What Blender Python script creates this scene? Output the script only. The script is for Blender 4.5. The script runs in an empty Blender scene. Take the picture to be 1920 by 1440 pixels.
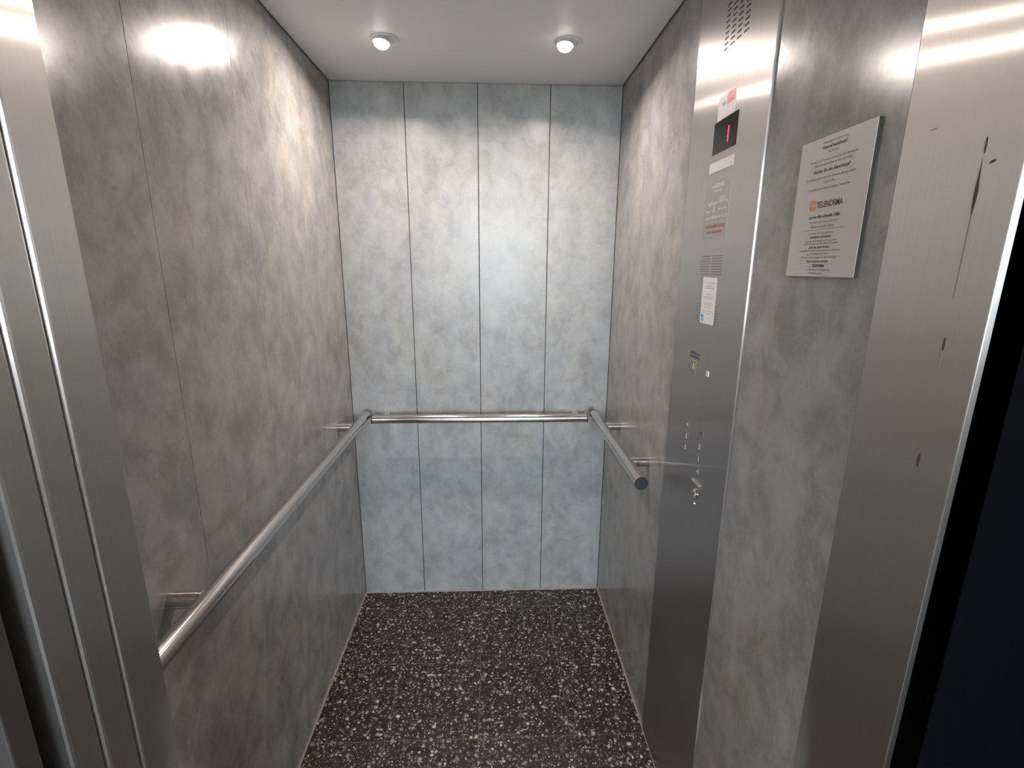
import bpy, bmesh, math, random
from mathutils import Vector, Matrix

random.seed(7)
S = bpy.context.scene
COL = S.collection
S.view_settings.view_transform = 'Standard'
S.view_settings.look = 'None'
S.view_settings.gamma = 1
S.view_settings.use_curve_mapping = False
S.view_settings.exposure = 0.0
S.cycles.use_denoising = True
S.cycles.max_bounces = 10
S.cycles.diffuse_bounces = 6
S.cycles.glossy_bounces = 6
S.cycles.sample_clamp_indirect = 6.0

# ------------------------------------------------------------------ sizes (metres)
HW = 0.55          # half width of the car
H = 2.166          # ceiling height
YF = -1.41         # front of the car; the back wall is y = 0
TH = 0.003         # seam width between wall panels

# ------------------------------------------------------------------ materials
def new_mat(name):
    m = bpy.data.materials.new(name)
    m.use_nodes = True
    nt = m.node_tree
    return m, nt, nt.nodes['Principled BSDF']

def simple(name, col, rough=0.5, metal=0.0, spec=0.5, emit=None, estr=0.0):
    m, nt, b = new_mat(name)
    b.inputs['Base Color'].default_value = (*col, 1)
    b.inputs['Roughness'].default_value = rough
    b.inputs['Metallic'].default_value = metal
    b.inputs['Specular IOR Level'].default_value = spec
    if emit:
        b.inputs['Emission Color'].default_value = (*emit, 1)
        b.inputs['Emission Strength'].default_value = estr
    return m

def nd(nt, t, **kw):
    n = nt.nodes.new(t)
    for k, v in kw.items():
        if k in n.inputs.keys():
            n.inputs[k].default_value = v
        else:
            setattr(n, k, v)
    return n

def ramp(nt, src, stops):
    r = nt.nodes.new('ShaderNodeValToRGB')
    e = r.color_ramp.elements
    while len(e) < len(stops):
        e.new(0.5)
    for el, (p, c) in zip(e, stops):
        el.position = p
        el.color = (*c, 1) if len(c) == 3 else c
    nt.links.new(src, r.inputs[0])
    return r

def mixc(nt, fac, a, b, mode='MIX'):
    n = nt.nodes.new('ShaderNodeMix')
    n.data_type = 'RGBA'
    n.blend_type = mode
    for sock, v in ((n.inputs[0], fac), (n.inputs[6], a), (n.inputs[7], b)):
        if hasattr(v, 'links') or isinstance(v, bpy.types.NodeSocket):
            nt.links.new(v, sock)
        elif isinstance(v, (int, float)):
            sock.default_value = v
        else:
            sock.default_value = (*v, 1)
    return n.outputs[2]

def math_n(nt, op, a, b=None, c=None, clamp=False):
    n = nt.nodes.new('ShaderNodeMath')
    n.operation = op
    n.use_clamp = clamp
    for i, v in enumerate((a, b, c)):
        if v is None:
            continue
        if isinstance(v, (int, float)):
            n.inputs[i].default_value = v
        else:
            nt.links.new(v, n.inputs[i])
    return n.outputs[0]

def laminate(name, stretch=(1, 1, 1), seed=0.0, soft=0.0, spec=0.8, rough=0.20, tint=(1, 1, 1)):
    """clouded grey stone-look laminate with a satin face"""
    m, nt, b = new_mat(name)
    tc = nd(nt, 'ShaderNodeTexCoord')
    geo = nd(nt, 'ShaderNodeNewGeometry')
    mp = nd(nt, 'ShaderNodeMapping')
    mp.inputs['Location'].default_value = (seed, seed * 0.7, seed * 1.3)
    mp.inputs['Scale'].default_value = stretch
    nt.links.new(geo.outputs['Position'], mp.inputs[0])
    big = nd(nt, 'ShaderNodeTexNoise', Scale=5.5, Detail=7.0, Roughness=0.62, Distortion=0.6)
    mid = nd(nt, 'ShaderNodeTexNoise', Scale=15.0, Detail=7.0, Roughness=0.62, Distortion=0.4)
    fine = nd(nt, 'ShaderNodeTexNoise', Scale=120.0, Detail=4.0, Roughness=0.7)
    hue = nd(nt, 'ShaderNodeTexNoise', Scale=6.5, Detail=4.0, Roughness=0.6)
    for n in (big, mid, fine, hue):
        nt.links.new(mp.outputs[0], n.inputs['Vector'])
    v = math_n(nt, 'MULTIPLY_ADD', mid.outputs[0], 0.80, math_n(nt, 'MULTIPLY', big.outputs[0], 0.50))
    v = math_n(nt, 'MULTIPLY_ADD', fine.outputs[0], 0.26, v)
    r = ramp(nt, v, [(0.56, (0.172, 0.169, 0.166)), (0.70, (0.228, 0.224, 0.220)),
                     (0.80, (0.285, 0.281, 0.276)), (0.97, (0.36, 0.356, 0.350))])
    hr = ramp(nt, hue.outputs[0], [(0.36, (0.985, 0.97, 1.02)), (0.50, (1.0, 1.0, 1.0)), (0.64, (1.05, 1.0, 0.92))])
    col = mixc(nt, 1.0, r.outputs[0], hr.outputs[0], 'MULTIPLY')
    col = mixc(nt, 1.0, col, tint, 'MULTIPLY')
    if soft:
        col = mixc(nt, soft, col, (0.243, 0.240, 0.236))
    nt.links.new(col, b.inputs['Base Color'])
    rr = ramp(nt, mid.outputs[0], [(0.3, (rough - 0.025,) * 3), (0.7, (rough + 0.025,) * 3)])
    nt.links.new(rr.outputs[0], b.inputs['Roughness'])
    b.inputs['Specular IOR Level'].default_value = spec
    bp = nd(nt, 'ShaderNodeBump', Strength=0.02, Distance=0.002)
    nt.links.new(fine.outputs[0], bp.inputs['Height'])
    nt.links.new(bp.outputs[0], b.inputs['Normal'])
    return m

def brushed(name, col, rough=0.24, aniso=0.80, axis='Z', streak=0.05):
    """stainless steel with a straight grain running along the given axis"""
    m = bpy.data.materials.new(name)
    m.use_nodes = True
    nt = m.node_tree
    nt.nodes.remove(nt.nodes['Principled BSDF'])
    out = nt.nodes['Material Output']
    g = nt.nodes.new('ShaderNodeBsdfAnisotropic')
    g.distribution = 'MULTI_GGX'
    g.inputs['Roughness'].default_value = rough
    g.inputs['Anisotropy'].default_value = aniso      # narrow along the grain, wide across it
    g.inputs['Rotation'].default_value = 0.25
    tan = nd(nt, 'ShaderNodeTangent', direction_type='RADIAL', axis=axis)
    nt.links.new(tan.outputs[0], g.inputs['Tangent'])
    geo = nd(nt, 'ShaderNodeNewGeometry')
    mp = nd(nt, 'ShaderNodeMapping')
    sc = [700, 700, 700]
    sc['XYZ'.index(axis)] = 3.0
    mp.inputs['Scale'].default_value = sc
    nt.links.new(geo.outputs['Position'], mp.inputs[0])
    n1 = nd(nt, 'ShaderNodeTexNoise', Scale=1.0, Detail=3.0, Roughness=0.6)
    nt.links.new(mp.outputs[0], n1.inputs['Vector'])
    lo = tuple(c * (1 - streak) for c in col)
    hi = tuple(min(1, c * (1 + streak)) for c in col)
    r = ramp(nt, n1.outputs[0], [(0.3, lo), (0.7, hi)])
    nt.links.new(r.outputs[0], g.inputs['Color'])
    b2 = nt.nodes.new('ShaderNodeBsdfAnisotropic')       # the hazy share of the polish
    b2.distribution = 'MULTI_GGX'
    b2.inputs['Roughness'].default_value = 0.44
    b2.inputs['Anisotropy'].default_value = 0.45
    b2.inputs['Rotation'].default_value = 0.25
    nt.links.new(tan.outputs[0], b2.inputs['Tangent'])
    nt.links.new(r.outputs[0], b2.inputs['Color'])
    mx = nt.nodes.new('ShaderNodeMixShader')
    mx.inputs[0].default_value = 0.52
    nt.links.new(g.outputs[0], mx.inputs[1])
    nt.links.new(b2.outputs[0], mx.inputs[2])
    nt.links.new(mx.outputs[0], out.inputs['Surface'])
    return m

def terrazzo(name):
    """dark terrazzo tiles with light pebbles of mixed size and thin joints"""
    m, nt, b = new_mat(name)
    geo = nd(nt, 'ShaderNodeNewGeometry')
    pos = geo.outputs['Position']
    wob = nd(nt, 'ShaderNodeTexNoise', Scale=55.0, Detail=2.0)
    nt.links.new(pos, wob.inputs['Vector'])
    off = nd(nt, 'ShaderNodeVectorMath', operation='SCALE')
    sub = nd(nt, 'ShaderNodeVectorMath', operation='SUBTRACT')
    nt.links.new(wob.outputs['Color'], sub.inputs[0])
    sub.inputs[1].default_value = (0.5, 0.5, 0.5)
    nt.links.new(sub.outputs[0], off.inputs[0])
    off.inputs['Scale'].default_value = 0.012
    add = nd(nt, 'ShaderNodeVectorMath', operation='ADD')
    nt.links.new(pos, add.inputs[0])
    nt.links.new(off.outputs[0], add.inputs[1])
    sep = nd(nt, 'ShaderNodeSeparateXYZ')
    nt.links.new(pos, sep.inputs[0])
    # tile cells
    u = math_n(nt, 'DIVIDE', sep.outputs[0], 0.303)
    v = math_n(nt, 'DIVIDE', math_n(nt, 'ADD', sep.outputs[1], 0.118), 0.3165)
    cell = nd(nt, 'ShaderNodeCombineXYZ')
    nt.links.new(math_n(nt, 'FLOOR', u), cell.inputs[0])
    nt.links.new(math_n(nt, 'FLOOR', v), cell.inputs[1])
    wn = nd(nt, 'ShaderNodeTexWhiteNoise', noise_dimensions='2D')
    nt.links.new(cell.outputs[0], wn.inputs['Vector'])
    base = ramp(nt, wn.outputs['Value'], [(0.0, (0.016, 0.0115, 0.011)), (0.5, (0.022, 0.016, 0.0145)), (1.0, (0.019, 0.0185, 0.017))]).outputs[0]
    cloud = nd(nt, 'ShaderNodeTexNoise', Scale=30.0, Detail=5.0)
    nt.links.new(pos, cloud.inputs['Vector'])
    base = mixc(nt, 1.0, base, ramp(nt, cloud.outputs[0], [(0.35, (0.6,) * 3), (0.7, (1.6,) * 3)]).outputs[0], 'MULTIPLY')
    col = base
    for scale, rmin, rmax, keep, seed in ((114, 0.12, 0.38, 0.42, 3.3), (73, 0.16, 0.39, 0.40, 9.1), (47, 0.13, 0.34, 0.46, 0.0)):
        mp = nd(nt, 'ShaderNodeMapping')
        mp.inputs['Location'].default_value = (seed, seed * 2, 0)
        nt.links.new(add.outputs[0], mp.inputs[0])
        vo = nd(nt, 'ShaderNodeTexVoronoi', voronoi_dimensions='2D', Scale=float(scale))
        nt.links.new(mp.outputs[0], vo.inputs['Vector'])
        sc = nd(nt, 'ShaderNodeSeparateColor')
        nt.links.new(vo.outputs['Color'], sc.inputs[0])
        rad = math_n(nt, 'MULTIPLY_ADD', sc.outputs[0], rmax - rmin, rmin)
        d = math_n(nt, 'SUBTRACT', rad, vo.outputs['Distance'])
        mask = math_n(nt, 'MULTIPLY', d, 14.0, clamp=True)
        mask = math_n(nt, 'MULTIPLY', mask, math_n(nt, 'GREATER_THAN', sc.outputs[2], keep))
        pc = ramp(nt, sc.outputs[1], [(0.0, (0.05, 0.043, 0.04)), (0.40, (0.11, 0.096, 0.088)), (0.70, (0.25, 0.225, 0.21)),
                                      (0.86, (0.40, 0.37, 0.355)), (0.965, (0.50, 0.475, 0.45)), (0.985, (0.34, 0.24, 0.12))])
        col = mixc(nt, mask, col, pc.outputs[0])
    # joints
    def joint(c, size):
        f = math_n(nt, 'ABSOLUTE', math_n(nt, 'SUBTRACT', math_n(nt, 'FRACT', math_n(nt, 'ADD', c, 0.5)), 0.5))
        return math_n(nt, 'LESS_THAN', f, 0.0011 / size)
    j = math_n(nt, 'MAXIMUM', joint(u, 0.303), joint(v, 0.3165))
    col = mixc(nt, math_n(nt, 'MULTIPLY', j, 0.8), col, (0.15, 0.118, 0.104))
    nt.links.new(col, b.inputs['Base Color'])
    b.inputs['Roughness'].default_value = 0.42
    b.inputs['Specular IOR Level'].default_value = 0.35
    return m

M = {}
M['lam_side'] = laminate('clouded_laminate_side', (1, 1.0, 0.8), 0.0, 0.15, tint=(1.015, 0.99, 0.97))
M['lam_back'] = laminate('clouded_laminate_back', (1.25, 1.25, 1.0), 4.7, 0.42, 0.25, 0.30)
M['seam'] = simple('seam_dark_grey', (0.05, 0.05, 0.052), 0.7)  # dark grey backing that shows in the rear wall seams
M['seam_side'] = simple('seam_mid_grey', (0.24, 0.235, 0.23), 0.6)
M['ceiling'] = simple('ceiling_paint', (0.81, 0.82, 0.85), 0.45)
M['steel'] = brushed('brushed_steel_upright', (0.60, 0.565, 0.54))
M['steel_dark'] = brushed('brushed_steel_panel', (0.55, 0.525, 0.515))
M['tube'] = simple('satin_steel_tube', (0.68, 0.645, 0.63), 0.13, 1.0)
M['cap'] = simple('black_plastic_cap', (0.012, 0.012, 0.015), 0.45)
M['floor'] = terrazzo('terrazzo')
M['sealant'] = simple('beige_sealant', (0.30, 0.245, 0.22), 0.7)
M['navy'] = simple('navy_black_paint', (0.0032, 0.0048, 0.0095), 0.5, spec=0.12)
M['doorgrey'] = simple('dark_grey_paint', (0.055, 0.048, 0.046), 0.4)
M['black'] = simple('black_void', (0.002, 0.002, 0.002), 1.0, spec=0.0)
M['slit'] = simple('slit_dark', (0.03, 0.022, 0.02), 0.9, spec=0.1)
M['slit_etch'] = simple('slit_grey', (0.12, 0.11, 0.105), 0.7)
M['screen'] = simple('display_glass', (0.012, 0.008, 0.008), 0.12)
M['led'] = simple('led_red', (0.5, 0.0, 0.05), 0.4, emit=(1.0, 0.012, 0.10), estr=1.6)
M['white'] = simple('white_plastic', (0.78, 0.76, 0.75), 0.4)
M['sticker'] = simple('white_sticker', (0.80, 0.78, 0.80), 0.35)
M['ink'] = simple('dark_ink', (0.05, 0.045, 0.05), 0.6)
M['ink_grey'] = simple('grey_ink', (0.16, 0.145, 0.15), 0.6)
M['ink_soft'] = simple('soft_grey_ink', (0.36, 0.35, 0.36), 0.6)
M['ink_red'] = simple('red_ink', (0.42, 0.11, 0.10), 0.6)
M['ink_white'] = simple('white_ink', (0.80, 0.78, 0.77), 0.5)
M['orange'] = simple('orange_ink', (0.80, 0.20, 0.09), 0.5)
M['orange_pale'] = simple('pale_orange_ink', (0.74, 0.36, 0.28), 0.5)
M['red'] = simple('red_print', (0.74, 0.045, 0.07), 0.4)
M['pink'] = simple('pink_print', (0.80, 0.36, 0.38), 0.4)
M['blue'] = simple('blue_print', (0.05, 0.30, 0.55), 0.4)
M['notice'] = simple('notice_board_face', (0.56, 0.515, 0.505), 0.38)
M['notice_edge_shade'] = simple('notice_board_edge_shade', (0.035, 0.030, 0.028), 0.7, spec=0.2)  # shade on the board's edge, put into the colour
M['plate'] = simple('engraved_plate', (0.40, 0.38, 0.37), 0.42, 0.6)
M['label_grey'] = simple('slate_label', (0.16, 0.17, 0.18), 0.5)
M['yellow'] = simple('yellow_mark', (0.62, 0.50, 0.14), 0.5)
M['chrome'] = simple('bright_chrome', (0.85, 0.83, 0.82), 0.12, 1.0)
M['scuff'] = simple('dark_scuff', (0.085, 0.066, 0.052), 0.8)
M['scuff_soft'] = simple('faint_scuff', (0.30, 0.265, 0.24), 0.6)
M['ring'] = simple('white_trim_ring', (0.75, 0.73, 0.72), 0.3)
M['lens'] = simple('lamp_lens', (0.9, 0.88, 0.85), 0.3, emit=(1.0, 0.90, 0.80), estr=9.0)
M['plaster'] = simple('landing_plaster', (0.34, 0.27, 0.21), 0.7)
M['landing_floor'] = simple('landing_floor_stone', (0.05, 0.046, 0.043), 0.5)
M['ground'] = simple('paving_outside', (0.45, 0.45, 0.44), 0.9)
M['sill'] = simple('aluminium_sill', (0.45, 0.43, 0.42), 0.4, 1.0)

# ------------------------------------------------------------------ object helpers
def link(name, me, mat, parent=None, loc=None):
    o = bpy.data.objects.new(name, me)
    COL.objects.link(o)
    if mat is not None:
        me.materials.append(mat)
    if parent is not None:
        o.parent = parent
    if loc is not None:
        o.location = loc
    return o

def world_origin(o):
    v = Vector((0, 0, 0))
    while o is not None:
        v += o.location
        o = o.parent
    return v

def obj(name, bm, mat, parent=None, origin=None, smooth=False):
    """links a bmesh drawn in world coordinates as ONE mesh object"""
    org = Vector(origin) if origin is not None else (world_origin(parent) if parent else Vector((0, 0, 0)))
    bmesh.ops.recalc_face_normals(bm, faces=bm.faces)
    bmesh.ops.translate(bm, verts=bm.verts, vec=-org)
    me = bpy.data.meshes.new(name)
    bm.to_mesh(me)
    bm.free()
    if smooth:
        for p in me.polygons:
            p.use_smooth = True
        try:
            me.set_sharp_from_angle(angle=math.radians(35))
        except Exception:
            pass
    return link(name, me, mat, parent, org - (world_origin(parent) if parent else Vector((0, 0, 0))))

def tag(o, label=None, cat=None, group=None, kind=None):
    if label: o['label'] = label
    if cat: o['category'] = cat
    if group: o['group'] = group
    if kind: o['kind'] = kind
    return o

def thing(name, label, cat, loc, group=None, kind=None):
    o = bpy.data.objects.new(name, None)
    o.empty_display_size = 0.03
    COL.objects.link(o)
    o.location = loc
    return tag(o, label, cat, group, kind)

def box(bm, a, b, bevel=0.0, seg=2):
    t = bmesh.new()
    bmesh.ops.create_cube(t, size=1)
    a, b = Vector(a), Vector(b)
    for v in t.verts:
        v.co = Vector([(a[i] + b[i]) / 2 + v.co[i] * abs(b[i] - a[i]) for i in range(3)])
    if bevel:
        bmesh.ops.bevel(t, geom=list(t.edges), offset=bevel, segments=seg, profile=0.5, affect='EDGES')
    me = bpy.data.meshes.new('t')
    t.to_mesh(me); t.free()
    bm.from_mesh(me)
    bpy.data.meshes.remove(me)
    return bm

def bx(a, b, bevel=0.0, seg=2):
    return box(bmesh.new(), a, b, bevel, seg)

def tube(bm, p0, p1, prof, seg=40):
    """a lathe about p0->p1; prof = [(t along, radius)], t in metres from p0"""
    p0, p1 = Vector(p0), Vector(p1)
    ax = (p1 - p0).normalized()
    q = Vector((0, 0, 1)).rotation_difference(ax)
    rings = []
    for t, r in prof:
        ring = []
        if r <= 1e-6:
            ring = [bm.verts.new(p0 + ax * t)]
        else:
            for k in range(seg):
                an = 2 * math.pi * k / seg
                ring.append(bm.verts.new(p0 + q @ Vector((r * math.cos(an), r * math.sin(an), t))))
        rings.append(ring)
    for A, B in zip(rings, rings[1:]):
        if len(A) == 1 and len(B) == 1:
            continue
        for k in range(seg):
            k2 = (k + 1) % seg
            if len(A) == 1:
                bm.faces.new((A[0], B[k], B[k2]))
            elif len(B) == 1:
                bm.faces.new((A[k], A[k2], B[0]))
            else:
                bm.faces.new((A[k], A[k2], B[k2], B[k]))
    return bm

def rod(p0, p1, r, seg=40, ch=0.0008):
    L = (Vector(p1) - Vector(p0)).length
    return tube(bmesh.new(), p0, p1, [(0, 0), (0, r - ch), (ch, r), (L - ch, r), (L, r - ch), (L, 0)], seg)

# right wall drawing frame: s runs towards the door (-y), z is up, d is the height off the face x = HW
def wp(y, z, d=0.0):
    return Vector((HW - d, y, z))

def wbox(bm, y0, y1, z0, z1, d0, d1, bevel=0.0):
    return box(bm, (HW - d1, min(y0, y1), min(z0, z1)), (HW - d0, max(y0, y1), max(z0, z1)), bevel)

def wpoly(bm, pts, d0, d1):
    """prism on the right wall from (y, z) outline points"""
    A = [bm.verts.new(wp(y, z, d0)) for y, z in pts]
    B = [bm.verts.new(wp(y, z, d1)) for y, z in pts]
    n = len(pts)
    bm.faces.new(B)
    bm.faces.new(A[::-1])
    for k in range(n):
        k2 = (k + 1) % n
        bm.faces.new((A[k], A[k2], B[k2], B[k]))
    return bm

def rrect(y0, y1, z0, z1, r, n=5):
    ya, yb = min(y0, y1), max(y0, y1)
    pts = []
    for cy, cz, a0 in ((yb - r, z1 - r, 0), (ya + r, z1 - r, 90), (ya + r, z0 + r, 180), (yb - r, z0 + r, 270)):
        for k in range(n + 1):
            a = math.radians(a0 + 90 * k / n)
            pts.append((cy + r * math.cos(a), cz + r * math.sin(a)))
    return pts

def ellipse(cy, cz, ry, rz, n=28, rot=0.0):
    out = []
    for k in range(n):
        a = 2 * math.pi * k / n
        u, v = ry * math.cos(a), rz * math.sin(a)
        out.append((cy + u * math.cos(rot) - v * math.sin(rot), cz + u * math.sin(rot) + v * math.cos(rot)))
    return out

def wtext(bm, s, y0, y1, z, h, d0, d1, bold=0.0, shear=0.0):
    """lettering on the right wall: fitted between y0 (left) and y1 (right), letters h tall, standing on z"""
    cu = bpy.data.curves.new('lettering', 'FONT')
    cu.body = s
    cu.size = 1.0
    cu.offset = bold
    cu.shear = shear
    cu.resolution_u = 3
    cu.fill_mode = 'FRONT'
    o = bpy.data.objects.new('lettering', cu)
    COL.objects.link(o)
    dg = bpy.context.evaluated_depsgraph_get()
    me = bpy.data.meshes.new_from_object(o.evaluated_get(dg))
    bpy.data.objects.remove(o)
    bpy.data.curves.remove(cu)
    xs = [v.co.x for v in me.vertices]
    if not xs:
        return bm
    xa, xb = min(xs), max(xs)
    kx = abs(y1 - y0) / (xb - xa)
    ky = h / 0.73
    for v in me.vertices:
        v.co = wp(y0 - (v.co.x - xa) * kx, z + v.co.y * ky, d1)
    bm.from_mesh(me)
    bpy.data.meshes.remove(me)
    return bm

# ------------------------------------------------------------------ the car: floor, ceiling, walls
floor = obj('floor', bx((-HW - 0.02, YF - 0.01, -0.04), (HW + 0.02, 0.02, 0.0)), M['floor'])
tag(floor, 'dark terrazzo tiled lift floor with light pebbles', 'floor', kind='structure')
bm = bmesh.new()
box(bm, (-HW, -0.005, 0), (HW, 0, 0.004))
box(bm, (-HW, YF, 0), (-HW + 0.005, -0.005, 0.004))
box(bm, (HW - 0.005, YF, 0), (HW, -0.005, 0.004))
obj('sealant_joint', bm, M['sealant'], floor)

ceil = obj('ceiling', bx((-HW + 0.004, YF - 0.14, H), (HW - 0.004, -0.004, H + 0.03), 0.0015), M['ceiling'])
tag(ceil, 'smooth pale grey lift ceiling above the laminate walls', 'ceiling', kind='structure')

def panelled(name, label, spans, axis, mat):
    """a dark backing wall carrying separate bevelled laminate panels"""
    if axis == 'back':
        back = bx((-HW - 0.03, 0.006, -0.02), (HW + 0.03, 0.03, H + 0.06))
    elif axis == 'left':
        back = bx((-HW - 0.03, YF, -0.02), (-HW - 0.006, 0.006, H + 0.06))
    else:
        back = bx((HW + 0.006, YF, -0.02), (HW + 0.03, 0.006, H + 0.06))
    w = obj(name, back, M['seam' if axis == 'back' else 'seam_side'])
    gap = TH if axis == 'back' else 0.0006
    tag(w, label, 'wall', kind='structure')
    for a, b in spans:
        a, b = min(a, b) + gap / 2, max(a, b) - gap / 2
        if axis == 'back':
            p = bx((a, 0.0, 0.0), (b, 0.0062, H + 0.01), 0.0011)
        elif axis == 'left':
            p = bx((-HW - 0.0062, a, 0.0), (-HW, b, H + 0.01), 0.0005)
        else:
            p = bx((HW, a, 0.0), (HW + 0.0062, b, H + 0.01), 0.0005)
        obj('wall_panel', p, mat, w)
    return w

panelled('wall_back', 'rear lift wall of four clouded grey laminate panels', [(-0.55, -0.275), (-0.275, 0), (0, 0.275), (0.275, 0.55)], 'back', M['lam_back'])
panelled('wall_left', 'left lift wall of clouded grey laminate panels', [(0, -0.369), (-0.369, -0.736), (-0.736, -1.094), (-1.094, YF)], 'left', M['lam_side'])
panelled('wall_right', 'right lift wall of clouded grey laminate panels beside the control column', [(0, -0.375), (-0.375, -0.737), (-1.090, YF)], 'right', M['lam_side'])

# ------------------------------------------------------------------ doorway
def strip(name, a, b, mat, label, cat, bevel=0.0015, parts=()):
    o = obj(name, bx(a, b, bevel, 2), mat, origin=((a[0] + b[0]) / 2, (a[1] + b[1]) / 2, min(a[2], b[2])))
    return tag(o, label, cat, kind='structure')

DH = 2.10   # door height
strip('trim_1', (-0.60, -1.4730, 0.0), (-0.436, YF + 0.0005, H + 0.03), M['steel'], 'brushed steel front return beside the left laminate wall', 'door trim', 0.003)
strip('door_1', (-0.62, -1.5180, 0.005), (-0.4395, -1.4745, DH), M['steel'], 'open steel door leaf edge nearest the car wall', 'lift door', 0.004)
strip('door_2', (-0.64, -1.557, 0.005), (-0.4435, -1.519, DH), M['steel'], 'second open steel door leaf edge, between the first leaf and the dark gap', 'lift door', 0.004)
strip('door_3', (-0.66, -1.606, 0.005), (-0.4530, -1.579, DH), M['doorgrey'], 'dark grey landing door leaf edge left of the dark gap', 'landing door', 0.002)
strip('trim_2', (HW, -1.560, 0.0), (HW + 0.0085, YF + 0.001, H + 0.03), M['steel'], 'wide brushed steel door post on the right with dark scuffs', 'door trim', 0.0012)
strip('trim_3', (HW + 0.012, -1.86, 0.0), (HW + 0.15, -1.588, DH + 0.1), M['navy'], 'navy black landing door frame on the far right', 'door frame', 0.0)
strip('trim_4', (-0.62, -1.86, 0.0), (-0.466, -1.612, DH + 0.1), M['doorgrey'], 'dark grey landing door frame on the far left', 'door frame', 0.003)
strip('trim_5', (-0.60, -1.56, DH + 0.002), (HW + 0.01, -1.475, H + 0.03), M['steel'], 'brushed steel door header over the lift opening', 'door trim', 0.001)
strip('trim_6', (-0.62, -1.86, DH + 0.1), (HW + 0.15, -1.588, DH + 0.18), M['doorgrey'], 'dark grey landing frame head over the lift opening', 'door frame', 0.001)
bm = bmesh.new()
box(bm, (-0.60, -1.56, -0.04), (HW + 0.01, YF - 0.011, -0.001))
box(bm, (-0.60, -1.62, -0.04), (HW + 0.01, -1.585, -0.001))
sill = obj('trim_7', bm, M['sill'])
tag(sill, 'aluminium door sill between lift floor and landing', 'sill', kind='structure')

# shaft void seen in the gaps, closed all round to block stray daylight
bm = bmesh.new()
box(bm, (-1.05, -1.629, -0.30), (-0.95, 0.20, 2.60))
box(bm, (0.95, -1.629, -0.30), (1.05, 0.20, 2.60))
box(bm, (-0.95, 0.10, -0.30), (0.95, 0.20, 2.60))
box(bm, (-1.05, -1.629, 2.60), (1.05, 0.20, 2.66))
box(bm, (-1.05, -1.629, -0.36), (1.05, 0.20, -0.30))
shaft = obj('wall_shaft', bm, M['black'])
tag(shaft, 'black lift shaft seen in the door gaps, closed around the car to block daylight', 'shaft wall', kind='structure')

# the scuffs on the right door post
post = bpy.data.objects['trim_2']
def scuff(pts, mat):
    obj('scuff_mark', wpoly(bmesh.new(), pts, 0.0, 0.00015), mat, post)
scuff([(-1.5175, 1.610), (-1.5190, 1.590), (-1.5205, 1.578), (-1.5200, 1.567), (-1.5185, 1.552), (-1.5165, 1.563), (-1.5160, 1.578), (-1.5168, 1.594)][::-1], M['scuff'])
scuff([(-1.5176, 1.552), (-1.5192, 1.552), (-1.5190, 1.470), (-1.5180, 1.470)], M['scuff_soft'])
scuff(ellipse(-1.5180, 1.622, 0.0012, 0.008), M['scuff'])
scuff(ellipse(-1.5290, 1.6045, 0.0036, 0.0014, rot=-0.3), M['scuff'])
scuff(ellipse(-1.5185, 1.4200, 0.0016, 0.0075), M['scuff'])
scuff(ellipse(-1.5178, 1.404, 0.0008, 0.010), M['scuff_soft'])
scuff(ellipse(-1.5176, 1.2835, 0.0020, 0.009), M['scuff'])
scuff(ellipse(-1.4470, 1.2640, 0.0015, 0.004), M['scuff_soft'])
scuff(ellipse(-1.4520, 1.6530, 0.0050, 0.0008), M['scuff_soft'])

# ------------------------------------------------------------------ handrails
def handrail(label, p0, p1, stubs, outward, base):
    """satin tube on two stubs; p0->p1 is the axis, stubs are wall points, outward points off the wall"""
    t = thing('handrail', label, 'handrail', base, 'steel handrails on the lift walls')
    p0, p1 = Vector(p0), Vector(p1)
    ax = (p1 - p0).normalized()
    R = 0.0190
    obj('rail_tube', rod(p0 + ax * 0.004, p1 - ax * 0.004, R, 48, 0.0006), M['tube'], t, smooth=True)
    for a, b in ((p0, p0 + ax * 0.0045), (p1, p1 - ax * 0.0045)):
        obj('end_cap', rod(a, b, R + 0.0004, 48, 0.0010), M['cap'], t, smooth=True)
    for w in stubs:
        w = Vector(w)
        o = Vector(outward)
        obj('bracket', rod(w, w + o * 0.058, 0.0163, 36, 0.0004), M['tube'], t, smooth=True)
    return t

RZ = 0.8955
handrail('horizontal steel handrail across the rear wall', (-0.453, -0.07, 0.880), (0.453, -0.07, 0.880),
         [(-0.403, 0, 0.880), (0.408, 0, 0.880)], (0, -1, 0), (0, 0, 0.880))
handrail('long steel handrail on the laminate wall opposite the control panel', (-0.48, -0.046, RZ - 0.004), (-0.48, -1.385, RZ - 0.004),
         [(-HW, -0.205, RZ - 0.004), (-HW, -1.217, RZ - 0.004)], (1, 0, 0), (-HW, -0.7, RZ))
handrail('short steel handrail between the rear wall and the control panel', (0.48, -0.070, RZ), (0.48, -0.752, RZ),
         [(HW, -0.228, RZ), (HW, -0.587, RZ)], (-1, 0, 0), (HW, -0.4, RZ))

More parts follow.
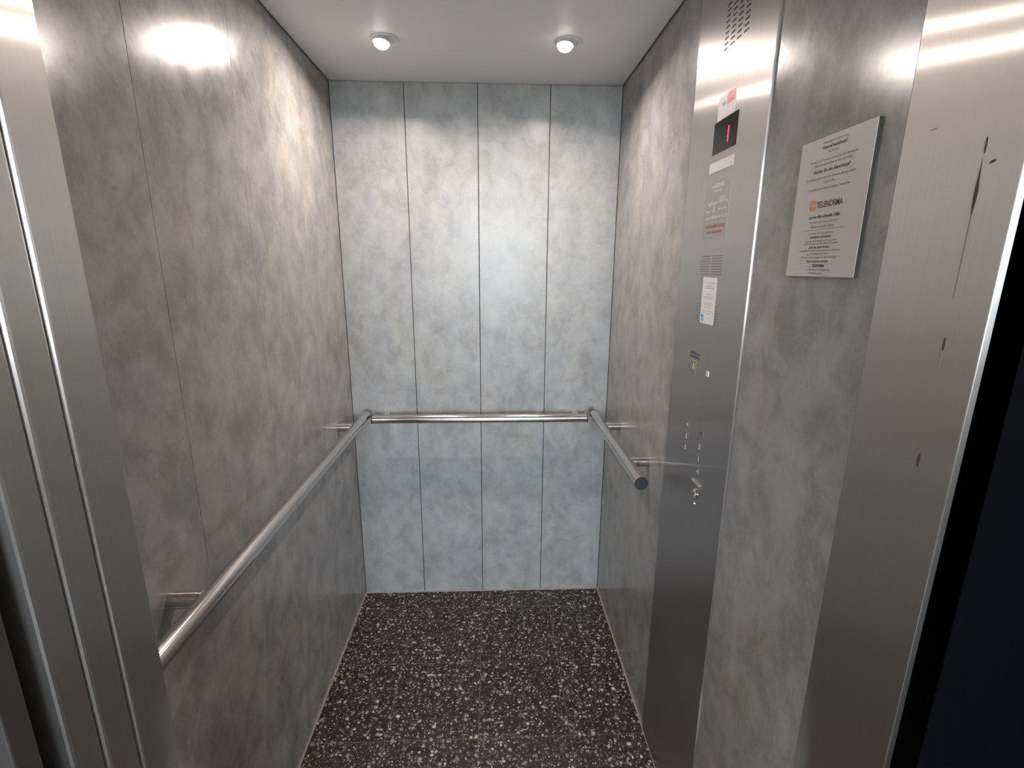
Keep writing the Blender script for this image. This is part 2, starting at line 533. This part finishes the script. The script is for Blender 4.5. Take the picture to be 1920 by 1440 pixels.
# ------------------------------------------------------------------ downlights
LAMP_W = 7.0
def downlight(x, y, label):
    t = thing('ceiling_downlight', label, 'ceiling light', (x, y, H), 'round ceiling downlights')
    a, b = Vector((x, y, H)), Vector((x, y, H - 1))
    obj('trim_ring', tube(bmesh.new(), a, b, [(-0.002, 0.0300), (0.003, 0.0305), (0.005, 0.033), (0.0055, 0.037), (0.003, 0.0405), (0.0, 0.0415), (-0.002, 0.0415)], 48), M['ring'], t, smooth=True)
    c = Vector((x - 0.009, y - 0.006, H))
    dirv = Vector((-0.10, -0.10, -1)).normalized()
    obj('lamp_housing', tube(bmesh.new(), c, c + dirv, [(0.0, 0.0), (0.0, 0.022), (0.010, 0.0255), (0.0135, 0.0262), (0.0145, 0.0250), (0.0125, 0.0235)], 40), M['ring'], t, smooth=True)
    obj('lens', tube(bmesh.new(), c, c + dirv, [(0.0110, 0.0236), (0.0170, 0.0228), (0.0230, 0.0195), (0.0270, 0.0140), (0.0292, 0.0070), (0.0298, 0.0)], 40), M['lens'], t, smooth=True)
    ld = bpy.data.lights.new('downlight_lamp', 'AREA')
    ld.shape = 'DISK'
    ld.size = 0.030
    ld.energy = LAMP_W
    ld.color = (1.0, 0.88, 0.79)
    ld.spread = math.radians(165)
    lo = bpy.data.objects.new('downlight_lamp', ld)
    COL.objects.link(lo)
    lo.parent = t
    lo.location = c + dirv * 0.0310 - Vector((x, y, H))
    lo.rotation_euler = (-dirv).to_track_quat('Z', 'Y').to_euler()
    return t
downlight(-0.266, -0.353, 'round white ceiling downlight farther from the control panel')
downlight(0.286, -0.362, 'round white ceiling downlight nearer the control panel')

# ------------------------------------------------------------------ control column on the right wall
FD = 0.0035      # face of the column stands this far off the laminate
cp = thing('control_panel', 'full-height brushed steel control panel with red digit and numbered buttons', 'control panel', (HW, -0.914, 0.0))
YL, YR = -0.7365, -1.0925
obj('faceplate', wbox(bmesh.new(), YL, YR, 0.0, H - 0.002, -0.02, FD, 0.0012), M['steel_dark'], cp)
# speaker slits at the top: four columns
bm = bmesh.new()
for cy, hl in ((-0.8892, 0.0085), (-0.9177, 0.0090), (-0.9457, 0.0092), (-0.9747, 0.0096)):
    for k in range(13):
        z = 1.9482 + k * 0.01035
        wpoly(bm, rrect(cy - hl, cy + hl, z - 0.0015, z + 0.0015, 0.0013, 3), FD - 0.0004, FD + 0.00015)
obj('speaker_slits', bm, M['slit'], cp)
# mid slits: two columns of eight, and the second group under the white sticker
for z0, n in ((1.4865, 8), (1.378, 8)):
    bm = bmesh.new()
    for k in range(n):
        z = z0 + k * 0.0057
        for ya, yb in ((-0.860, -0.912), (-0.921, -0.974)):
            wpoly(bm, rrect(ya, yb, z - 0.0008, z + 0.0008, 0.0007, 2), FD - 0.0004, FD + 0.00015)
    obj('grille_slits', bm, M['slit_etch'], cp)
# inspection sticker
st = obj('inspection_sticker', wpoly(bmesh.new(), rrect(-0.881, -0.9605, 1.8105, 1.8570, 0.002), FD, FD + 0.0003), M['white'], cp)
st['label'] = 'pale inspection sticker with a red square above the display'
obj('red_square', wpoly(bmesh.new(), rrect(-0.9222, -0.9560, 1.8340, 1.8560, 0.001), FD + 0.0003, FD + 0.0005), M['red'], st)
obj('pale_bar', wpoly(bmesh.new(), rrect(-0.9250, -0.9535, 1.8440, 1.8468, 0.0005), FD + 0.0005, FD + 0.0006), M['pink'], st)
bm = bmesh.new()
wtext(bm, 'TÜV', -0.8995, -0.9165, 1.8355, 0.0070, 0, FD + 0.0005, 0.01)
obj('lettering', bm, M['ink_grey'], st)
# floor display
sc = obj('display_screen', wbox(bmesh.new(), -0.8715, -0.9790, 1.7436, 1.8086, FD - 0.001, FD + 0.0012, 0.0005), M['screen'], cp)
sc['label'] = 'black floor display showing a red 1'
bm = bmesh.new()
wbox(bm, -0.9400, -0.9452, 1.7735, 1.7885, FD + 0.0012, FD + 0.0016)
wbox(bm, -0.9400, -0.9452, 1.7580, 1.7725, FD + 0.0012, FD + 0.0016)
obj('display_digit', bm, M['led'], sc)
# emergency light lens
el = obj('emergency_light', wpoly(bmesh.new(), rrect(-0.8650, -0.9775, 1.7055, 1.7268, 0.0015), FD, FD + 0.0012), M['white'], cp)
el['label'] = 'blank white lens strip under the display'
# engraved plate
pl = obj('engraved_plate', wpoly(bmesh.new(), rrect(-0.8655, -0.9760, 1.5650, 1.6935, 0.001), FD - 0.0002, FD + 0.0006), M['plate'], cp)
pl['label'] = 'grey engraved load plate with white and red lettering'
D2 = FD + 0.0008
bm = bmesh.new()
wtext(bm, 'AUFZÜGE', -0.8885, -0.9455, 1.6720, 0.0080, 0, D2, 0.03)
wtext(bm, 'Personen', -0.9010, -0.9390, 1.6632, 0.0050, 0, D2, 0.02)
wtext(bm, 'Tragfähigkeit', -0.8680, -0.9280, 1.6375, 0.0070, 0, D2, 0.012)
wtext(bm, '630', -0.9310, -0.9570, 1.6390, 0.0125, 0, D2, 0.02)
wtext(bm, 'kg', -0.9605, -0.9705, 1.6375, 0.0075, 0, D2, 0.012)
wtext(bm, 'oder', -0.8690, -0.8870, 1.6215, 0.0060, 0, D2, 0.012)
wtext(bm, '8', -0.9035, -0.9110, 1.6215, 0.0125, 0, D2, 0.02)
wtext(bm, 'Personen', -0.9270, -0.9700, 1.6225, 0.0065, 0, D2, 0.012)
wtext(bm, 'Baujahr 1990 Fabr.-Nr. 91 230', -0.8685, -0.9710, 1.6065, 0.0070, 0, D2, 0.018)
obj('lettering', bm, M['ink_white'], pl)
bm = bmesh.new()
wtext(bm, 'Im Brandfall Aufzug', -0.8760, -0.9650, 1.5880, 0.0080, 0, D2, 0.012)
wtext(bm, 'nicht benutzen', -0.8790, -0.9570, 1.5755, 0.0080, 0, D2, 0.012)
obj('red_lettering', bm, M['ink_red'], pl)
# white sticker with small print, slightly askew
ws = obj('safety_sticker', wpoly(bmesh.new(), [(y + (z - 1.4275) * 0.02, z - (y + 0.9215) * 0.0 ) for y, z in rrect(-0.8865, -0.9585, 1.3750, 1.4795, 0.004)], FD, FD + 0.0004), M['sticker'], cp)
ws['label'] = 'white sticker with small print and a blue mark at its foot'
bm = bmesh.new()
D3 = FD + 0.0006
for z, w, s in ((1.4665, 0.052, 'Sehr geehrte Fahrgäste'), (1.4590, 0.050, 'dieser Aufzug ist mit'), (1.4545, 0.044, 'einem Notruf versehen'),
                (1.4405, 0.024, 'Im Notfall'), (1.4345, 0.054, 'Alarmtaste drücken und'), (1.4300, 0.038, 'bitte Ruhe bewahren'),
                (1.4215, 0.038, 'Sie werden mit der'), (1.4165, 0.040, 'Zentrale verbunden'), (1.4105, 0.034, 'Hilfe kommt bald'),
                (1.4030, 0.056, 'Missbrauch wird verfolgt'), (1.3975, 0.038, 'Ihre Verwaltung')):
    wtext(bm, s, -0.9225 + w / 2, -0.9225 - w / 2, z, 0.0028, 0, D3, 0.0)
obj('small_print', bm, M['ink_soft'], ws)
bm = bmesh.new()
wpoly(bm, [(-0.8925, 1.3945), (-0.9050, 1.3945), (-0.9050, 1.3870), (-0.8925, 1.3870)], FD + 0.0004, FD + 0.0006)
wpoly(bm, [(-0.8925, 1.3855), (-0.9050, 1.3855), (-0.9050, 1.3790), (-0.8960, 1.3800)], FD + 0.0004, FD + 0.0006)
obj('blue_mark', bm, M['blue'], ws)
# small slate label with two dark lines, the yellow bell and the white square
lb = obj('alarm_label', wpoly(bmesh.new(), rrect(-0.8470, -0.9080, 1.2840, 1.3035, 0.001), FD, FD + 0.0002), M['label_grey'], cp)
lb['label'] = 'small slate grey label with two dark lines'
bm = bmesh.new()
wtext(bm, 'NOTRUF 3 sek.', -0.8545, -0.9000, 1.2955, 0.0052, 0, FD + 0.0004, 0.02)
wtext(bm, 'drücken Alarmtaste', -0.8500, -0.9050, 1.2872, 0.0052, 0, FD + 0.0004, 0.02)
obj('lettering', bm, M['ink'], lb)
ab = obj('alarm_button', wpoly(bmesh.new(), rrect(-0.8660, -0.8905, 1.2470, 1.2800, 0.002), FD, FD + 0.0010), M['steel_dark'], cp)
bm = bmesh.new()
wpoly(bm, [(-0.8730, 1.2660), (-0.8755, 1.2735), (-0.8800, 1.2735), (-0.8825, 1.2660), (-0.8860, 1.2610), (-0.8695, 1.2610)][::-1], FD + 0.001, FD + 0.0014)
wpoly(bm, ellipse(-0.8778, 1.2590, 0.0022, 0.0016, 14), FD + 0.001, FD + 0.0014)
obj('bell_mark', bm, M['yellow'], ab)
wb = obj('white_button', wpoly(bmesh.new(), rrect(-0.9515, -0.9640, 1.2575, 1.2700, 0.0015), FD, FD + 0.0016), M['white'], cp)
bm = bmesh.new()
wtext(bm, 'S', -0.9550, -0.9600, 1.2605, 0.0065, 0, FD + 0.0019, 0.0)
obj('button_mark', bm, M['ink_grey'], wb)
bm = bmesh.new()
wtext(bm, 'Licht', -0.9535, -0.9650, 1.2478, 0.0040, 0, FD + 0.0002, 0.0)
obj('button_caption', bm, M['ink'], cp)

# call buttons with raised bright numerals
def call_button(y, z, s, bright=True):
    b = obj('call_button', wpoly(bmesh.new(), rrect(y + 0.0125, y - 0.0125, z - 0.0115, z + 0.0115, 0.003), FD, FD + 0.0004), M['steel_dark'], cp,
            origin=wp(y, z, FD))
    bm = bmesh.new()
    w = 0.0085 if len(s) == 1 else 0.012
    if s == '1':
        w = 0.0042
    wtext(bm, s, y + w / 2, y - w / 2, z - 0.0060, 0.0125, 0, FD + 0.0008, 0.035)
    n = obj('button_numeral', bm, M['ink_white'] if bright else M['steel_dark'], b)
    return b
for y, z, s, br in ((-0.8735, 1.1141, '4', True), (-0.8735, 1.0841, '2', True), (-0.8735, 1.0545, '0', True),
                    (-0.9545, 1.1145, '5', False), (-0.9545, 1.0845, '3', True), (-0.9550, 1.0548, '1', True), (-0.9560, 1.0240, '-1', True)):
    call_button(y, z, s, br)
# key switch with its hooded plate
ks = obj('key_switch', tube(bmesh.new(), wp(-0.9590, 0.9655, FD), wp(-0.9590, 0.9655, FD + 1), [(0, 0), (0, 0.0125), (0.0035, 0.0120), (0.0045, 0.0105), (0.0045, 0.0085), (0.0060, 0.0080), (0.0065, 0.0070), (0.0065, 0)], 32), M['chrome'], cp, smooth=True)
ks['label'] = 'round chrome key switch under a narrow ledge'
obj('keyhole', wbox(bmesh.new(), -0.9575, -0.9605, 0.9610, 0.9700, FD + 0.0060, FD + 0.0068), M['black'], ks)
obj('ledge', wbox(bmesh.new(), -0.9345, -0.9845, 0.9925, 0.9965, FD, FD + 0.0055, 0.0008), M['chrome'], cp)
obj('lock_pin', tube(bmesh.new(), wp(-0.9545, 0.9375, FD), wp(-0.9545, 0.9375, FD + 1), [(0, 0), (0, 0.0045), (0.0020, 0.0040), (0.0028, 0.0025), (0.003, 0)], 20), M['chrome'], cp, smooth=True)

# ------------------------------------------------------------------ the notice board
nb = obj('emergency_notice', wbox(bmesh.new(), -1.2128, -1.3695, 1.4882, 1.6890, 0.0040, 0.0046, 0.0001), M['notice'], origin=(HW, -1.291, 1.4882))
tag(nb, 'pale grey emergency notice board with black text beside the control panel', 'notice')
obj('backing', wbox(bmesh.new(), -1.2128, -1.3695, 1.4882, 1.6890, -0.0006, 0.0040), M['notice_edge_shade'], nb)  # dark all over, so its rim carries the painted edge shade
ND = 0.0048
rows = [('Keine Angst vor dem Aufzug', -1.2641, -1.3168, 1.6795, 0.0034, 0), ('Notruf auslösen!', -1.2642, -1.3158, 1.6720, 0.0048, 1),
        ('Im Notfall', -1.2791, -1.3014, 1.6652, 0.0034, 0), ('Bewahren Sie Ruhe und warten Sie nach Betätigung', -1.2404, -1.3409, 1.6552, 0.0035, 0),
        ('Sollten Sie eingeschlossen sein, dann bitte', -1.2504, -1.3322, 1.6492, 0.0035, 0), ('drücken Sie den Alarmknopf!', -1.2503, -1.3290, 1.6396, 0.0050, 1),
        ('Ihre Meldung geht sofort zur Zentrale, die sich meldet', -1.2368, -1.3427, 1.6302, 0.0035, 0), ('und hilft', -1.2780, -1.3012, 1.6238, 0.0035, 0),
        ('An die Benutzer dieses Aufzuges: Telenorma', -1.2441, -1.3337, 1.6149, 0.0036, 0),
        ('sorgen für schnelle Hilfe', -1.2543, -1.3235, 1.5742, 0.0048, 1), ('Wir stehen rund um die Uhr bereit', -1.2574, -1.3218, 1.5670, 0.0036, 0),
        ('Sie sind nicht allein', -1.2633, -1.3135, 1.5602, 0.0040, 0),
        ('In case of emergency', -1.2597, -1.3159, 1.5508, 0.0033, 0), ('emergency call system', -1.2639, -1.3121, 1.5453, 0.0036, 1),
        ('Push the alarm button and keep calm', -1.2536, -1.3235, 1.5396, 0.0032, 0), ('Your call goes to the security centre', -1.2500, -1.3268, 1.5357, 0.0032, 0),
        ('push the alarm button', -1.2645, -1.3119, 1.5303, 0.0035, 1), ('Our staff will answer and keep in touch with you', -1.2418, -1.3351, 1.5256, 0.0032, 0),
        ('until help arrives', -1.2624, -1.3116, 1.5205, 0.0032, 0), ('We are ready to help you day and night', -1.2472, -1.3295, 1.5155, 0.0032, 0),
        ('Your security service', -1.2630, -1.3129, 1.5093, 0.0036, 1),
        ('a member of the group', -1.2664, -1.3203, 1.4972, 0.0032, 0), ('thank you', -1.2719, -1.3038, 1.4922, 0.0032, 0)]
for s, a, b, z, h, bd in rows:
    obj('text_line', wtext(bmesh.new(), s, a, b, z, h, 0, ND, 0.022 if bd else 0.0, 0.15 if (bd and z > 1.56) else 0.0), M['ink' if bd else 'ink_grey'], nb)
obj('ruled_line', wbox(bmesh.new(), -1.2409, -1.3376, 1.5571, 1.5576, 0.0046, ND), M['ink_grey'], nb)
obj('maker_name', wtext(bmesh.new(), 'TELENORMA', -1.2691, -1.3258, 1.5890, 0.0090, 0, ND, 0.02), M['ink'], nb)
obj('maker_name', wtext(bmesh.new(), 'TELENORMA', -1.2781, -1.3068, 1.5025, 0.0042, 0, ND, 0.03), M['ink'], nb)
def logo(cy, cz, r, mat):
    bm = bmesh.new()
    for rot in (0, math.pi / 2, math.pi, 1.5 * math.pi):     # four rounded blades round a gap
        pts = []
        for k in range(9):
            a = rot + math.radians(5 + 80 * k / 8)
            pts.append((cy + r * math.cos(a), cz + r * math.sin(a)))
        a = rot + math.radians(20)
        pts.append((cy + 0.12 * r * math.cos(a), cz + 0.12 * r * math.sin(a)))
        wpoly(bm, pts, 0.0046, ND)
    obj('round_mark', bm, mat, nb)
logo(-1.2595, 1.5935, 0.0082, M['orange'])
logo(-1.2732, 1.5045, 0.0034, M['orange_pale'])

# ------------------------------------------------------------------ unseen landing behind the camera, made up to bring daylight in
LX0, LX1, LY, LH = -1.7, 2.1, -5.5, 2.7
WX0, WX1, WZ0, WZ1 = -0.45, 0.75, 0.95, 2.45  # window made up to throw daylight on the rear wall
lf = obj('floor_landing', bx((LX0, LY - 0.2, -0.05), (LX1, -1.622, -0.001)), M['landing_floor'])
tag(lf, 'dark stone landing floor in front of the lift', 'floor', kind='structure')
def plain(name, a, b, mat, label, cat='wall'):
    return tag(obj(name, bx(a, b), mat), label, cat, kind='structure')
plain('wall_landing_left', (LX0 - 0.1, LY, 0), (LX0, -1.63, LH), M['plaster'], 'plain landing wall left of the lift door')
plain('wall_landing_right', (LX1, LY, 0), (LX1 + 0.1, -1.63, LH), M['plaster'], 'plain landing wall right of the lift door')
bm = bmesh.new()
box(bm, (LX0, -1.83, 0), (-0.622, -1.63, LH))
box(bm, (HW + 0.152, -1.83, 0), (LX1, -1.63, LH))
box(bm, (-0.622, -1.83, DH + 0.182), (HW + 0.152, -1.63, LH))
tag(obj('wall_landing_front', bm, M['plaster']), 'landing wall around the lift doorway', 'wall', kind='structure')
bm = bmesh.new()
box(bm, (LX0, LY - 0.1, 0), (WX0, LY, LH))
box(bm, (WX1, LY - 0.1, 0), (LX1, LY, LH))
box(bm, (WX0, LY - 0.1, WZ1), (WX1, LY, LH))
box(bm, (WX0, LY - 0.1, 0), (WX1, LY, WZ0))
tag(obj('wall_landing_back', bm, M['plaster']), 'unseen landing wall with an added window opening that lets daylight in', 'wall', kind='structure')
plain('ceiling_landing', (LX0 - 0.1, LY - 0.1, LH), (LX1 + 0.1, -1.63, LH + 0.05), M['ceiling'], 'plain landing ceiling in front of the lift', 'ceiling')
plain('floor_outside', (-20, -40, -0.08), (20, LY - 0.21, -0.06), M['ground'], 'grey paving added outside the landing window as a bright surface', 'ground')  # bright ground added to show in the rear wall's reflection

# daylight: open sky beyond the added window
w = bpy.data.worlds.new('daylight')
S.world = w
w.use_nodes = True
bg = w.node_tree.nodes['Background']
bg.inputs[0].default_value = (0.80, 0.915, 1.0, 1)
bg.inputs[1].default_value = 48.0
sd = bpy.data.lights.new('sun', 'SUN')  # sun added from the side to light the paving outside
sd.energy = 62.0
sd.angle = math.radians(0.6)
sd.color = (1.0, 0.97, 0.93)
so = bpy.data.objects.new('sun', sd)
COL.objects.link(so)
so.location = (-6, 3, 6)
so.rotation_euler = Vector((-1.0, 0.45, 0.95)).to_track_quat('Z', 'Y').to_euler()
pd = bpy.data.lights.new('window_portal', 'AREA')  # sampling portal in the added window opening
pd.shape = 'RECTANGLE'
pd.size, pd.size_y = WX1 - WX0, WZ1 - WZ0
pd.cycles.is_portal = True
po = bpy.data.objects.new('window_portal', pd)
COL.objects.link(po)
po.location = ((WX0 + WX1) / 2, LY - 0.05, (WZ0 + WZ1) / 2)
po.rotation_euler = (math.radians(90), 0, 0)   # shines along +y, into the landing
po.rotation_euler = Vector((0, -1, 0)).to_track_quat('Z', 'Y').to_euler()

# ------------------------------------------------------------------ camera (fitted to the photograph)
f, pitch, yaw, roll = 911.61, 0.2358, 0.0398, 0.0048
cp_, sp_, cy_, sy_ = math.cos(pitch), math.sin(pitch), math.cos(yaw), math.sin(yaw)
fw = Vector((sy_ * cp_, cy_ * cp_, -sp_))
ri = Vector((cy_, -sy_, 0))
up = ri.cross(fw)
r2 = ri * math.cos(roll) + up * math.sin(roll)
u2 = -ri * math.sin(roll) + up * math.cos(roll)
cam = bpy.data.cameras.new('camera')
cam.sensor_fit = 'HORIZONTAL'
cam.sensor_width = 36
cam.lens = f / 1920 * 36
cam.clip_start = 0.02
co = bpy.data.objects.new('camera', cam)
COL.objects.link(co)
m = Matrix((r2, u2, -fw)).transposed().to_4x4()
m.translation = Vector((0.0539, -2.0305, 1.5001))
co.matrix_world = m
S.camera = co
